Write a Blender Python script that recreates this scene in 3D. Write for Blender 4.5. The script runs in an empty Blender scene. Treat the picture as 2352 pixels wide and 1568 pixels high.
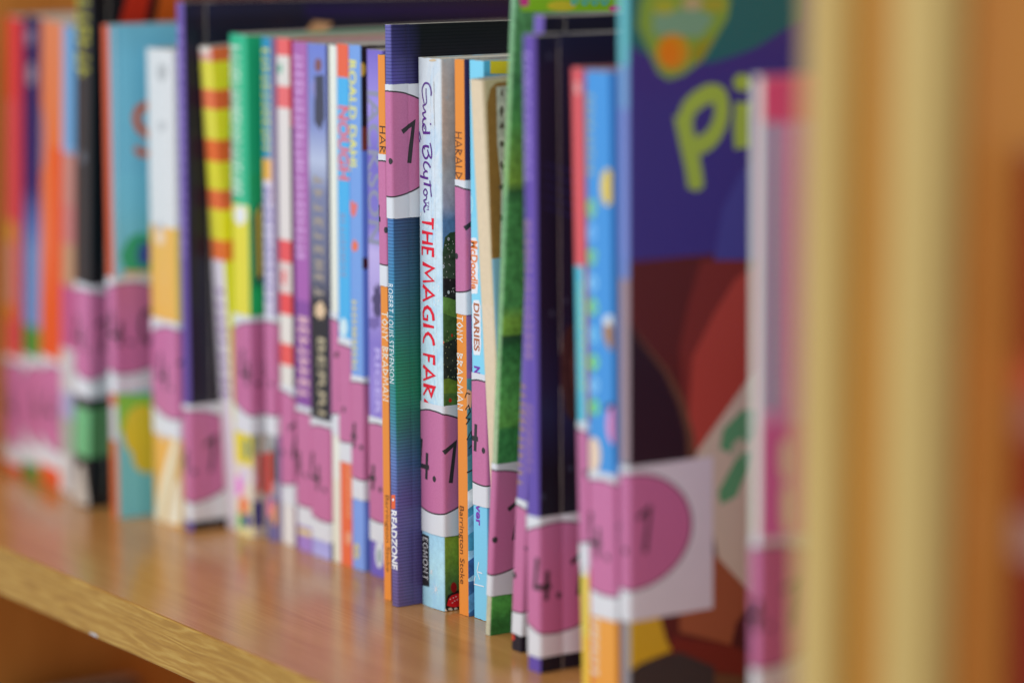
import bpy, bmesh, math, random
import numpy as np
from mathutils import Matrix, Vector
random.seed(7)
SC = bpy.context.scene
COL = SC.collection
MM = 0.001
# ------------------------------------------------------------------ camera
# world axes: X along the shelf (right), Y into the bookcase, Z up; mm in the tables, metres in the scene
FPX, XV, HY = 7000.0, -3700.0, -330.0           # focal length and vanishing point read off the photograph (2352 px wide)
CAM = np.array([894.21, -584.893, 268.235])
_h = 784 - HY
_pitch = math.atan(_h / FPX)
_a = math.atan((1176 - XV) / math.hypot(FPX, _h))
_fh = np.array([-math.cos(_a), math.sin(_a), 0.0])
FW = _fh * math.cos(_pitch) - np.array([0, 0, 1.0]) * math.sin(_pitch)
RT = np.cross(FW, [0, 0, 1.0]); RT /= np.linalg.norm(RT)
UP = np.cross(RT, FW)
cam = bpy.data.cameras.new('camera'); camo = bpy.data.objects.new('camera', cam); COL.objects.link(camo)
camo.matrix_world = Matrix(((RT[0], UP[0], -FW[0], CAM[0] * MM), (RT[1], UP[1], -FW[1], CAM[1] * MM),
                            (RT[2], UP[2], -FW[2], CAM[2] * MM), (0, 0, 0, 1)))
cam.sensor_fit = 'HORIZONTAL'; cam.sensor_width = 36; cam.lens = FPX / 2352 * 36
cam.clip_start = 0.05; cam.clip_end = 50
cam.dof.use_dof = True; cam.dof.focus_distance = 1.083; cam.dof.aperture_fstop = 2.8
cam.dof.aperture_blades = 0
SC.camera = camo
# ------------------------------------------------------------------ light
w = bpy.data.worlds.new('World'); SC.world = w; w.use_nodes = True
w.node_tree.nodes['Background'].inputs[0].default_value = (0.88, 0.99, 1.14, 1)
w.node_tree.nodes['Background'].inputs[1].default_value = 0.52
def area(name, loc, target, sx, sy, power, col):
    l = bpy.data.lights.new(name, 'AREA'); l.shape = 'RECTANGLE'; l.size = sx; l.size_y = sy
    l.energy = power; l.color = col
    o = bpy.data.objects.new(name, l); COL.objects.link(o); o.location = loc
    o.rotation_euler = (Vector(target) - Vector(loc)).to_track_quat('-Z', 'Y').to_euler()
area('window_light', (-0.9, -2.6, 1.5), (0, 0, 0.1), 2.6, 1.8, 48, (0.98, 1.0, 1.03))
area('ceiling_light', (1.6, -1.6, 2.4), (0, 0, 0.1), 1.6, 1.2, 37, (0.98, 1.0, 1.03))
SC.view_settings.view_transform = 'Standard'; SC.view_settings.look = 'None'
SC.view_settings.exposure = 0.0; SC.view_settings.gamma = 1.0; SC.view_settings.use_curve_mapping = False
SC.cycles.use_denoising = True
SC.cycles.max_bounces = 8

# ------------------------------------------------------------------ small tools
def ray(px, py):
    return FW + RT * (px - 1176) / FPX + UP * (784 - py) / FPX
def lin(c):
    return tuple((v / 255 / 12.92 if v <= 10 else ((v / 255 + 0.055) / 1.055) ** 2.4) for v in c[:3])
E_S, E_C = (0.77, 0.80, 0.87), (0.57, 0.62, 0.69)                # how much of a white surface's light the spines and the covers send back in the photo
def alb(c, face):
    k = E_S if face == 's' else E_C
    l = [min(0.86, max(0.004, v / k_)) for v, k_ in zip(lin(c), k)]
    return (*l, c[3] if len(c) > 3 else 0.0)
def nd(t, typ, **kw):
    n = t.nodes.new(typ)
    for k, v in kw.items():
        if k.startswith('i_'):
            s = n.inputs[k[2:].replace('_', ' ')]
            s.default_value = v
        else: setattr(n, k, v)
    return n
def newmat(name, rough=0.4, spec=0.5, coat=0.0, coat_rough=0.12):
    m = bpy.data.materials.new(name); m.use_nodes = True
    b = m.node_tree.nodes['Principled BSDF']
    b.inputs['Roughness'].default_value = rough; b.inputs['Specular IOR Level'].default_value = spec
    b.inputs['Coat Weight'].default_value = coat; b.inputs['Coat Roughness'].default_value = coat_rough
    return m, m.node_tree, b
def math_(t, op, a, b=None):
    n = t.nodes.new('ShaderNodeMath'); n.operation = op
    for i, v in enumerate((a, b)):
        if v is None: continue
        if isinstance(v, (int, float)): n.inputs[i].default_value = v
        else: t.links.new(v, n.inputs[i])
    return n.outputs[0]
def ramp(t, fac, stops):
    r = t.nodes.new('ShaderNodeValToRGB'); t.links.new(fac, r.inputs[0]); e = r.color_ramp.elements
    while len(e) < len(stops): e.new(0.5)
    for i, (p, c) in enumerate(stops): e[i].position = p; e[i].color = (*c[:3], 1)
    return r.outputs[0]
def noise(t, vec, scale, detail=3, rough=0.55, sc=None, dist=0.0):
    n = t.nodes.new('ShaderNodeTexNoise'); n.inputs['Scale'].default_value = scale
    n.inputs['Detail'].default_value = detail; n.inputs['Roughness'].default_value = rough; n.inputs['Distortion'].default_value = dist
    if sc:
        m = t.nodes.new('ShaderNodeMapping'); m.inputs['Scale'].default_value = sc; t.links.new(vec, m.inputs[0]); vec = m.outputs[0]
    t.links.new(vec, n.inputs['Vector'])
    return n.outputs['Fac']
def mix(t, fac, a, b, mode='MIX'):
    n = t.nodes.new('ShaderNodeMix'); n.data_type = 'RGBA'; n.blend_type = mode
    if isinstance(fac, (int, float)): n.inputs[0].default_value = fac
    else: t.links.new(fac, n.inputs[0])
    for i, v in ((6, a), (7, b)):
        if isinstance(v, tuple): n.inputs[i].default_value = (*v[:3], 1)
        else: t.links.new(v, n.inputs[i])
    return n.outputs[2]
def bump(t, b, h, strength, dist):
    n = t.nodes.new('ShaderNodeBump'); n.inputs['Strength'].default_value = strength; n.inputs['Distance'].default_value = dist
    t.links.new(h, n.inputs['Height']); t.links.new(n.outputs[0], b.inputs['Normal'])

# printed card: the colour attribute is the print, its alpha says how painterly (mottled) the artwork is
def print_mat(name, rough, coat, stripes=False, wash=False):
    m, t, b = newmat(name, rough, 0.22, coat * 0.5, 0.16)
    at = nd(t, 'ShaderNodeAttribute', attribute_name='print')
    tc = nd(t, 'ShaderNodeTexCoord')
    n1 = noise(t, tc.outputs['Object'], 420, 5, 0.62)
    n2 = noise(t, tc.outputs['Object'], 2600, 2, 0.5)
    k = math_(t, 'MULTIPLY', math_(t, 'SUBTRACT', n1, 0.5), math_(t, 'MULTIPLY', at.outputs['Alpha'], 4.0))
    k = math_(t, 'ADD', k, math_(t, 'MULTIPLY', math_(t, 'SUBTRACT', n2, 0.5), 0.16))
    k = math_(t, 'MAXIMUM', math_(t, 'ADD', k, 1.0), 0.12)
    cc = nd(t, 'ShaderNodeCombineXYZ')
    for i in range(3): t.links.new(k, cc.inputs[i])
    col = mix(t, 1.0, at.outputs['Color'], cc.outputs[0], 'MULTIPLY')
    if wash:
        wn = noise(t, tc.outputs['Object'], 1.0, 4, 0.6, (170, 170, 75), 0.8)
        wf = math_(t, 'MULTIPLY', ramp(t, wn, [(0.46, (0, 0, 0)), (0.66, (1, 1, 1))]), math_(t, 'MULTIPLY', math_(t, 'LESS_THAN', at.outputs['Alpha'], 0.145), math_(t, 'MULTIPLY', at.outputs['Alpha'], 5.0)))
        col = mix(t, wf, col, (0.36, 0.62, 0.84))
    if stripes:
        uv = nd(t, 'ShaderNodeUVMap', uv_map='flat')
        mp = nd(t, 'ShaderNodeMapping'); mp.inputs['Scale'].default_value = (0.25, 1, 1); t.links.new(uv.outputs[0], mp.inputs[0])
        wv = nd(t, 'ShaderNodeTexWave', wave_type='BANDS', bands_direction='Y', wave_profile='SIN')
        wv.inputs['Scale'].default_value = 0.262; wv.inputs['Distortion'].default_value = 0.9
        wv.inputs['Detail'].default_value = 2; wv.inputs['Detail Scale'].default_value = 2.2
        t.links.new(mp.outputs[0], wv.inputs['Vector'])
        s = ramp(t, wv.outputs['Fac'], [(0.0, (0.3, 0.3, 0.36)), (0.14, (0.5, 0.5, 0.55)), (0.30, (1, 1, 1)), (1, (1, 1, 1))])
        col = mix(t, 0.72, col, s, 'MULTIPLY')
    t.links.new(col, b.inputs['Base Color'])
    r = math_(t, 'ADD', math_(t, 'MULTIPLY', noise(t, tc.outputs['Object'], 60, 3), 0.22), rough - 0.11)
    t.links.new(r, b.inputs['Roughness'])
    bump(t, b, n2, 0.05, 0.0004)
    return m
M_PRINT = print_mat('printed_card', 0.42, 0.12)
M_GLOSS = print_mat('laminated_card', 0.34, 0.35)
M_FILM = print_mat('film_jacket', 0.36, 1.3)
M_WASH = print_mat('sky_wash_card', 0.4, 0.2, False, True)
M_STRIPE = print_mat('striped_card', 0.36, 0.3, True)
def plain(name, c, rough=0.5, spec=0.4):
    m, t, b = newmat(name, rough, spec); b.inputs['Base Color'].default_value = (*c[:3], 1); return m
# pages: cream paper with thin leaf lines
M_PAGES, t, b = newmat('page_edges', 0.8, 0.2)
tc = nd(t, 'ShaderNodeTexCoord')
nn = noise(t, tc.outputs['Object'], 1.0, 3, 0.6, (4200, 40, 40))
t.links.new(ramp(t, nn, [(0.3, (0.42, 0.36, 0.27)), (0.6, (0.68, 0.62, 0.5))]), b.inputs['Base Color'])
bump(t, b, nn, 0.3, 0.0003)
# paper reading-level sticker: a pink disc with a thin dark ring on white, in the sticker's own flat millimetres
M_LABEL, t, b = newmat('sticker_paper', 0.45, 0.4, 0.12, 0.2)
uv = nd(t, 'ShaderNodeUVMap', uv_map='flat')
ln = nd(t, 'ShaderNodeVectorMath', operation='LENGTH'); t.links.new(uv.outputs[0], ln.inputs[0])
d = ln.outputs['Value']
tc = nd(t, 'ShaderNodeTexCoord')
g = noise(t, tc.outputs['Object'], 1700, 3, 0.7)
g2 = noise(t, tc.outputs['Object'], 70, 3, 0.6)
pink = mix(t, g, (0.52, 0.135, 0.285), (0.66, 0.21, 0.40))
white = mix(t, g2, (0.70, 0.705, 0.72), (0.79, 0.795, 0.81))
ring = math_(t, 'GREATER_THAN', d, 18.45)
outer = math_(t, 'GREATER_THAN', d, 19.0)
c1 = mix(t, ring, pink, (0.05, 0.035, 0.04)); c2 = mix(t, outer, c1, white)
t.links.new(c2, b.inputs['Base Color']); bump(t, b, g2, 0.08, 0.0006)
M_INK = plain('sticker_ink', (0.035, 0.03, 0.032), 0.5)
# woods
def wood(name, c0, c1, c2, axis, rough, coat, grain=1.0):
    m, t, b = newmat(name, rough, 0.5, coat, 0.14)
    tc = nd(t, 'ShaderNodeTexCoord'); v = tc.outputs['Object']
    s = {'x': (3.2, 60, 60), 'z': (60, 60, 3.2)}[axis]
    f = {'x': (22, 900, 900), 'z': (900, 900, 22)}[axis]
    n1 = noise(t, v, grain, 4, 0.6, s, 0.6); n2 = noise(t, v, grain, 3, 0.65, f, 0.2)
    k = math_(t, 'ADD', math_(t, 'MULTIPLY', n1, 0.62), math_(t, 'MULTIPLY', n2, 0.38))
    t.links.new(ramp(t, k, [(0.34, c0), (0.5, c1), (0.66, c2)]), b.inputs['Base Color'])
    pores = math_(t, 'MULTIPLY', math_(t, 'LESS_THAN', n2, 0.4), 1.0)
    t.links.new(math_(t, 'ADD', math_(t, 'MULTIPLY', n2, 0.12), rough - 0.06), b.inputs['Roughness'])
    bump(t, b, n2, 0.10, 0.0002)
    return m
M_SHELF = wood('varnished_shelf', (0.36, 0.155, 0.038), (0.45, 0.205, 0.056), (0.53, 0.255, 0.078), 'x', 0.19, 0.0)
M_PANEL = wood('panel_veneer', (0.56, 0.20, 0.03), (0.65, 0.245, 0.042), (0.72, 0.29, 0.055), 'z', 0.4, 0.0)
M_LIP = wood('pale_lipping', (0.50, 0.325, 0.088), (0.565, 0.37, 0.108), (0.61, 0.41, 0.13), 'z', 0.42, 0.0)
M_FILL = wood('filler_strip_wood', (0.37, 0.15, 0.010), (0.44, 0.18, 0.014), (0.50, 0.215, 0.02), 'z', 0.45, 0.0)
# oak edge band with cathedral figure
M_EDGE, t, b = newmat('oak_edge_band', 0.45, 0.35, 0.0, 0.2)
tc = nd(t, 'ShaderNodeTexCoord'); v = tc.outputs['Object']
mp = nd(t, 'ShaderNodeMapping'); mp.inputs['Scale'].default_value = (7, 60, 60); mp.inputs['Rotation'].default_value = (0, 0.05, 0); t.links.new(v, mp.inputs[0])
wv = nd(t, 'ShaderNodeTexWave', wave_type='BANDS', bands_direction='Z'); wv.inputs['Scale'].default_value = 2.0
wv.inputs['Distortion'].default_value = 16; wv.inputs['Detail'].default_value = 5; wv.inputs['Detail Scale'].default_value = 1.4
t.links.new(mp.outputs[0], wv.inputs['Vector'])
fi = noise(t, v, 1.0, 3, 0.6, (45, 900, 900), 0.4)
k = math_(t, 'ADD', math_(t, 'MULTIPLY', wv.outputs['Fac'], 0.28), math_(t, 'MULTIPLY', fi, 0.72))
t.links.new(ramp(t, k, [(0.25, (0.33, 0.15, 0.014)), (0.5, (0.41, 0.20, 0.022)), (0.75, (0.52, 0.30, 0.058))]), b.inputs['Base Color'])
bump(t, b, fi, 0.15, 0.0004)

# ------------------------------------------------------------------ objects
def mesh(name, verts, faces, mat, parent=None, cols=None, uvs=None, smooth=False):
    me = bpy.data.meshes.new(name)
    me.from_pydata([(a * MM, b * MM, c * MM) for a, b, c in verts], [], faces)
    if cols is not None:
        at = me.color_attributes.new('print', 'FLOAT_COLOR', 'POINT')
        at.data.foreach_set('color', [x for c in cols for x in c])
    if uvs is not None:
        ul = me.uv_layers.new(name='flat')
        for lp in me.loops: ul.data[lp.index].uv = uvs[lp.vertex_index]
    me.materials.append(mat)
    if smooth: me.polygons.foreach_set('use_smooth', [True] * len(me.polygons))
    me.update()
    o = bpy.data.objects.new(name, me); COL.objects.link(o)
    if parent: o.parent = parent
    return o
def box_mesh(name, x0, x1, y0, y1, z0, z1, mat, parent=None, bevel=0.0, seg=2):
    bm = bmesh.new(); bmesh.ops.create_cube(bm, size=1)
    for v in bm.verts:
        v.co = Vector(((x0 + x1) / 2 + v.co.x * (x1 - x0), (y0 + y1) / 2 + v.co.y * (y1 - y0), (z0 + z1) / 2 + v.co.z * (z1 - z0))) * MM
    if bevel: bmesh.ops.bevel(bm, geom=bm.edges[:], offset=bevel * MM, segments=seg, affect='EDGES', profile=0.5)
    me = bpy.data.meshes.new(name); bm.to_mesh(me); bm.free(); me.materials.append(mat)
    o = bpy.data.objects.new(name, me); COL.objects.link(o)
    if parent: o.parent = parent
    return o
def empty(name, label, cat, loc, group=None):
    o = bpy.data.objects.new(name, None); COL.objects.link(o); o.location = [v * MM for v in loc]
    o.empty_display_size = 0.01
    o['label'] = label; o['category'] = cat
    if group: o['group'] = group
    return o

# ------------------------------------------------------------------ the two bookcases
YF, YB = -87.0, 205.0          # front and back of the shelves
bc = empty('bookcase', 'varnished oak bookcase carrying the long row of books', 'bookcase', (0, 0, 0))
XL, XR = -332.0, 300.0
box_mesh('shelf_board', XL, XR, YF + 1.2, YB, -18.9, 0, M_SHELF, bc)
edge = box_mesh('shelf_edge_band', XL, XR, YF, YF + 1.15, -18.95, -0.02, M_EDGE, bc, 0.45, 3)
# paint chip on the lower arris of the edge band
def on_y(px, py, Y):
    r = ray(px, py); return CAM + r * ((Y - CAM[1]) / r[1])
q = on_y(216, 1459, YF)
chip = [(q[0] + dx, YF - 0.06, -18.6 + dz) for dx, dz in ((-3.4, 0), (2.8, -0.1), (3.4, 0.6), (1.0, 1.1), (-1.8, 0.9), (-3.8, 0.6))]
mesh('paint_chip', chip, [(0, 1, 2, 3, 4, 5)], plain('white_chip', (0.55, 0.5, 0.46)), edge)
box_mesh('side_panel', XL - 18, XL - 0.05, YF, YB + 6.2, -420, 330, M_PANEL, bc, 0.6)
sp = box_mesh('side_panel', XR + 0.05, XR + 15.0, YF + 12, YB + 6.2, -420, 330, M_PANEL, bc)
box_mesh('front_lipping', XR + 0.05, XR + 15.0, YF - 2.0, YF + 11.9, -420, 330, M_LIP, sp, 4.6, 5)
box_mesh('joint_strip', XR + 15.1, XR + 33.9, YF + 4, YB, -420, 330, M_FILL, bc)
box_mesh('back_panel', XL, XR, YB + 0.1, YB + 6, -420, 330, M_PANEL, bc)
box_mesh('lower_shelf', XL, XR, YF + 1.2, YB, -345, -326, M_SHELF, bc)
bc2 = empty('bookcase', 'neighbouring bookcase at the right edge beyond the double upright', 'bookcase', (XR + 34.0, 0, 0))
sp = box_mesh('side_panel', 0, 16.0, YF + 12, YB + 6.2, -420, 330, M_PANEL, bc2)
box_mesh('front_lipping', 0, 16.0, YF - 2.0, YF + 11.9, -420, 330, M_LIP, sp, 4.6, 5)
box_mesh('shelf_board', 16.05, 320, YF + 1.2, YB, -18.9, 0, M_SHELF, bc2)
box_mesh('back_panel', 16.05, 320, YB + 0.1, YB + 6, -420, 330, M_PANEL, bc2)

# ------------------------------------------------------------------ books
ROW = 'books standing in a row on the shelf'
class Book:
    def __init__(s, name, label, X0, T, Y0, D, H, spine, cover=None, lean=0.0, tilt=0.0, grad=False, mat=None,
                 r=0.8, hinge=6.5, th=0.35, hard=False, z0=0.0, inset=0.95, bulge=0.0, group=ROW, cat='book', cover2=None, ramp_u=(2, 16)):
        s.cover2, s.ramp_u = cover2, ramp_u
        s.crease = (0.5, 0.9) if name == 'hardback_book' else (0.28, 0.45)
        s.T, s.D, s.H, s.r, s.hinge, s.th, s.bulge = T, D, H, min(r, T * 0.35), hinge, th, bulge
        s.rot = Matrix.Rotation(math.radians(tilt), 3, 'X') @ Matrix.Rotation(math.radians(lean), 3, 'Y')
        z = z0 + 0.05 + max(0.0, T * math.sin(math.radians(lean)))
        s.loc = Vector((X0, Y0, z))
        s.root = empty(name, label, cat, s.loc, group)
        s.root.rotation_euler = s.rot.to_euler()
        s.layer = 0; s.shapes = []
        s.mat = mat or M_PRINT
        s.build(spine, cover or spine, grad, hard, inset)
    # pixel of the photograph -> flat (u, v) on the spine or on the right-hand cover
    def uv(s, face, px, py):
        ri = s.rot.transposed() @ Vector(ray(px, py)); ci = s.rot.transposed() @ (Vector(CAM) - s.loc)
        if face == 's':
            q = ci + ri * ((0 - ci.y) / ri.y); return (q.x - s.T, q.z)
        q = ci + ri * ((s.T - ci.x) / ri.x); return (q.y, q.z)
    def v_at(s, face, py):
        lo, hi = -50.0, s.H + 120
        u = -s.T / 2 if face == 's' else 6.0
        for _ in range(40):
            m = (lo + hi) / 2
            if s.px(u, m)[1] > py: lo = m
            else: hi = m
        return lo
    def px(s, u, v):
        q = s.rot @ Vector(s.S(u, v, 0)) + s.loc - Vector(CAM); q = np.array(q); z = q @ FW
        return 1176 + FPX * (q @ RT) / z, 784 - FPX * (q @ UP) / z
    def S(s, u, v, off):
        T, r = s.T, s.r
        if u > -T / 2: du, mir = u, False
        else: du, mir = -T - u, True
        if du >= r: p, n = (T, du), (1, 0)
        elif du <= -r: p, n = (T + du, 0), (0, -1)
        else:
            th = math.radians((du / r + 1) * 45 - 90)
            n = (math.cos(th), math.sin(th)); p = (T - r + r * n[0], r + r * n[1])
        if du > 0.5 * r and s.hinge: off = off - s.crease[0] * math.exp(-((du - s.hinge) / s.crease[1]) ** 2)
        x, y = p[0] + n[0] * off, p[1] + n[1] * off
        if s.bulge and du < 0:
            k = 1 - (2 * (p[0] / T) - 1) ** 2
            y -= s.bulge * k
        if mir: x = T - x
        return (x, y, v)
    def us(s):
        T, D, r, h = s.T, s.D, s.r, s.hinge or 6.5
        right = [r * k for k in (0, .33, .66, 1)] + [h - 1.0, h - 0.45, h, h + 0.45, h + 1.0, h + 6] + [D * k for k in (.25, .4, .6, .8, 1)]
        right = sorted(x for x in right if x <= D)
        mid = [-r * .33, -r * .66, -r] + [-r - (T - 2 * r) * k / 6 for k in range(1, 6)]
        left = [-T - x for x in (0, r * .5, r, h, D * .5, D)]
        return sorted(set(round(x, 4) for x in right + mid + left + [-T + r, -T + r * .5]))
    def build(s, spine, cover, grad, hard, inset):
        def stops(face, lst):
            out = []
            for it in lst:
                v = s.H if it[0] is None else s.v_at(face, it[0])
                out.append((v, alb(it[1], face)))
            return sorted(out, key=lambda e: -e[0])
        ss, cs = stops('s', spine), stops('c', cover)
        c2 = stops('c', s.cover2) if s.cover2 else None
        def colour(st, v):
            if grad:
                if v >= st[0][0]: return st[0][1]
                for (va, ca), (vb, cb) in zip(st, st[1:]):
                    if va >= v >= vb:
                        k = (va - v) / max(1e-6, va - vb); return tuple(a + (b - a) * k for a, b in zip(ca, cb))
                return st[-1][1]
            c = st[0][1]
            for va, ca in st:
                if v <= va + 1e-6: c = ca
            return c
        vs = set([0.0, s.H]); k = 0
        while k < s.H: vs.add(k); k += 9.0
        for va, _ in ss + cs:
            if 0.2 < va < s.H - 0.2: vs.add(va - 0.02); vs.add(va + 0.03)
        vs = sorted(vs); us = s.us(); V, C, UVS, F = [], [], [], []
        rnd = random.Random(int(s.loc.x * 7))
        wob = {(u, e): rnd.uniform(-0.22, 0.12) for u in us for e in (0, 1)}
        paper = (0.46, 0.43, 0.38, 0.1)
        nu = len(us)
        for v in vs:
            for u in us:
                vv = v
                if v == s.H: vv += wob[(u, 1)]
                if v == 0: vv = max(0.0, wob[(u, 0)] + 0.05)
                V.append(s.S(u, vv, 0)); UVS.append((u, v))
                face_s = -s.T + 0.3 * s.r < u < 0.25 * s.r
                if u > 0.25 * s.r or u <= -s.T + 0.3 * s.r: 
                    c = colour(cs, v)
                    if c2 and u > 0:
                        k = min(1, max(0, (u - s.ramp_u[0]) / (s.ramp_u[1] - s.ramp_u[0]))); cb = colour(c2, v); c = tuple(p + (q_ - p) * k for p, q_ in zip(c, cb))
                    C.append(c)
                else: C.append(colour(ss, v))
        for j in range(len(vs) - 1):
            for i in range(nu - 1):
                a = j * nu + i; F.append((a, a + 1, a + nu + 1, a + nu))
        # thickness: inner skin and paper-white raw edges
        def loop(idx, th):
            base = len(V)
            for a in idx:
                u, v = UVS[a]; V.append(s.S(u, V[a][2], 0)); C.append(paper); UVS.append((u, v))
            for a in idx:
                u, v = UVS[a]; V.append(s.S(u, V[a][2], -th)); C.append(paper); UVS.append((u, v))
            n = len(idx)
            for i in range(n - 1): F.append((base + i, base + i + 1, base + n + i + 1, base + n + i))
        top = [(len(vs) - 1) * nu + i for i in range(nu)]
        loop(top, s.th); loop(list(range(nu))[::-1], s.th)
        loop([j * nu + nu - 1 for j in range(len(vs))][::-1], s.th); loop([j * nu for j in range(len(vs))], s.th)
        base = len(V); inner = [0, len(vs) - 1]
        for j in inner:
            for u in us: V.append(s.S(u, vs[j], -s.th)); C.append(paper); UVS.append((u, vs[j]))
        for i in range(nu - 1): F.append((base + i + 1, base + i, base + nu + i, base + nu + i + 1))
        o = mesh('cover', V, F, s.mat, s.root, C, UVS)
        o.data.polygons.foreach_set('use_smooth', [True] * len(o.data.polygons))
        s.cover = o
        g = s.th + 0.12
        e = 3.0 if hard else inset
        box_mesh('page_block', g, s.T - g, g + s.r * 0.4 + (1.0 if hard else 0.1), s.D - (3 if hard else 1.0), 0.15 + (2.5 if hard else 0), s.H - e, M_PAGES, s.root)
    def mapped(s, name, verts, faces, mat, parent, col=None, kind=None):
        """flat (u, v, offset) shapes laid on the book's skin, cut along its folds so they bend with it"""
        bm = bmesh.new(); bv = [bm.verts.new(p) for p in verts]; bm.verts.ensure_lookup_table()
        for f in faces:
            try: bm.faces.new([bv[i] for i in f])
            except ValueError: pass
        lo, hi = min(p[0] for p in verts), max(p[0] for p in verts); r, T = s.r, s.T
        cuts = [r * k for k in (-1, -.66, -.33, 0, .33, .66, 1)]; cuts += [-T - c for c in cuts]
        if s.bulge: cuts += [-T * k / 8 for k in range(1, 8)]
        if s.hinge: cuts += [s.hinge + d_ for d_ in (-.9, -.45, 0, .45, .9)]
        for c in cuts:
            if lo < c < hi:
                bmesh.ops.bisect_plane(bm, geom=bm.verts[:] + bm.edges[:] + bm.faces[:], dist=1e-5, plane_co=(c, 0, 0), plane_no=(1, 0, 0))
        bm.verts.index_update()
        V = [s.S(v.co.x, v.co.y, v.co.z) for v in bm.verts]; F = [tuple(v.index for v in f.verts) for f in bm.faces]; bm.free()
        o = mesh(name, V, F, mat, parent, [col] * len(V) if col is not None else None)
        if kind: o['kind'] = kind
        return o
    # ---- printed shapes
    def off(s, step=1):
        s.layer += step; return 0.02 + 0.006 * s.layer
    def poly_uv(s, pts, c):
        ar = sum(a[0] * d[1] - d[0] * a[1] for a, d in zip(pts, pts[1:] + pts[:1])) / 2
        if ar < 0: pts = pts[::-1]
        o = s.off(1 if abs(ar) > 3 else 0) + (0 if abs(ar) > 3 else .004)
        s.shapes.append(([(u, v, o) for u, v in pts], [tuple(range(len(pts)))], c, abs(ar)))
    def poly(s, face, pts, c):
        lo, hi = (0.15 * s.r, s.D - 0.3) if face == 'c' else (-s.T + 0.2, -0.1)
        s.poly_uv([(min(hi, max(lo, u)), min(s.H - 0.05, max(0.05, v))) for u, v in (s.uv(face, *p) for p in pts)], alb(c, face))
    def line(s, face, pts, w, c):
        v2, f2 = ribbon([s.uv(face, *p) for p in pts], w, w); o = s.off()
        s.shapes.append(([(u, v, o) for u, v in v2], f2, alb(c, face), 99))
    def rect(s, face, x0, y0, x1, y1, c):
        s.poly(face, [(x0, y0), (x1, y0), (x1, y1), (x0, y1)], c)
    def band(s, y0, y1, u0, u1, c, face='s'):
        v0, v1 = s.v_at(face, y0), s.v_at(face, y1); s.grid(u0, u1, v1, v0, alb(c, face))
    def grid(s, u0, u1, v0, v1, c):
        s.poly_uv([(u0, v0), (u1, v0), (u1, v1), (u0, v1)], c)
    def ell(s, face, cx, cy, rx, ry, c, n=22, rot=0.0, jag=0.0):
        pts = []
        rr = random.Random(int(cx * 3 + cy))
        for i in range(n):
            a = 2 * math.pi * i / n; k = 1 + rr.uniform(-jag, jag)
            x, y = rx * k * math.cos(a), ry * k * math.sin(a)
            pts.append((cx + x * math.cos(rot) - y * math.sin(rot), cy + x * math.sin(rot) + y * math.cos(rot)))
        s.poly(face, pts, c)
    def done(s, name='printed_specks'):
        m = M_PRINT if s.mat is M_STRIPE else s.mat; by = {}
        for V, F, c, ar in s.shapes:
            if ar > 14: s.mapped('printed_shape', V, F, m, s.root, c)
            else: by.setdefault(c, []).append((V, F))
        for c, lst in by.items():
            VV, FF = [], []
            for V, F in lst: k = len(VV); VV += V; FF += [tuple(i + k for i in f) for f in F]
            s.mapped(name, VV, FF, m, s.root, c, 'stuff' if len(lst) > 1 else None)
        s.shapes = []
    # ---- lettering fitted between two heights, running down the spine
    def run(s, name, verts, faces, bbox, y0, y1, u0, u1, c, face='s', parent=None, mat=None, extra=0.0):
        """glyph x runs down the spine from y0 to y1 (photo rows), glyph height 0..1 goes from u0 to u1"""
        v0, v1 = s.v_at(face, y0), s.v_at(face, y1); o = s.off() + extra
        xa, xb = bbox
        if face == 's':
            sh = max(0.0, -s.T + 0.3 - u0) - max(0.0, u1 + 0.15); u0 = max(-s.T + 0.3, u0 + sh); u1 = min(-0.15, u1 + sh)
        V = [(u0 + (u1 - u0) * gy, v0 + (v1 - v0) * (gx - xa) / (xb - xa), o + gz) for gx, gy, gz in verts]
        return s.mapped(name, V, faces, mat or (M_PRINT if s.mat is M_STRIPE else s.mat), parent or s.root, c)
    def text(s, name, txt, y0, y1, pxa, pxb, c, face='s', weight=0.0, extra=0.0, spacing=1.0, ref=None):
        yc = (y0 + y1) / 2
        u0, u1 = s.uv(face, pxa, ref or yc)[0], s.uv(face, pxb, ref or yc)[0]
        vv, ff, bb = font(txt, weight, spacing)
        return s.run(name, vv, ff, bb, y0, y1, u0, u1, alb(c, face), face, extra=extra)
    def strokes(s, name, txt, y0, y1, pxa, pxb, c, face='s', w=0.12, w2=None, gap=0.22, ref=None, serif=False):
        yc = (y0 + y1) / 2
        u0, u1 = s.uv(face, pxa, ref or yc)[0], s.uv(face, pxb, ref or yc)[0]
        vv, ff, bb = stroke_text(txt, w, w2, gap, serif)
        return s.run(name, vv, ff, bb, y0, y1, u0, u1, alb(c, face), face)
    def marks(s, name, y0, y1, pxa, pxb, c, n, face='s', duty=0.7, seed=1):
        """lettering too blurred in the photograph to read: letter-sized dabs"""
        rr = random.Random(seed); V, F = [], []
        for i in range(n):
            a = i + 0.1; bb_ = i + duty + rr.uniform(-.12, .1)
            segs = rr.choice(([(a, 0, a + .3, 1), (a + .3, .35, bb_, .62)], [(a, 0, bb_, .3), (a, .7, bb_, 1), (a, .3, a + .3, .7)],
                              [(a, 0, a + .26, 1), (bb_ - .22, 0, bb_, 1), (a + .26, .4, bb_ - .22, .65)], [(a, 0, bb_, .28), (a + .2, .28, a + .46, 1)]))
            for (x0, yy0, x1, yy1) in segs:
                k = len(V); V += [(x0, yy0, 0), (x1, yy0, 0), (x1, yy1, 0), (x0, yy1, 0)]; F.append((k, k + 1, k + 2, k + 3))
        yc = (y0 + y1) / 2
        u0, u1 = s.uv(face, pxa, yc)[0], s.uv(face, pxb, yc)[0]
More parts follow.
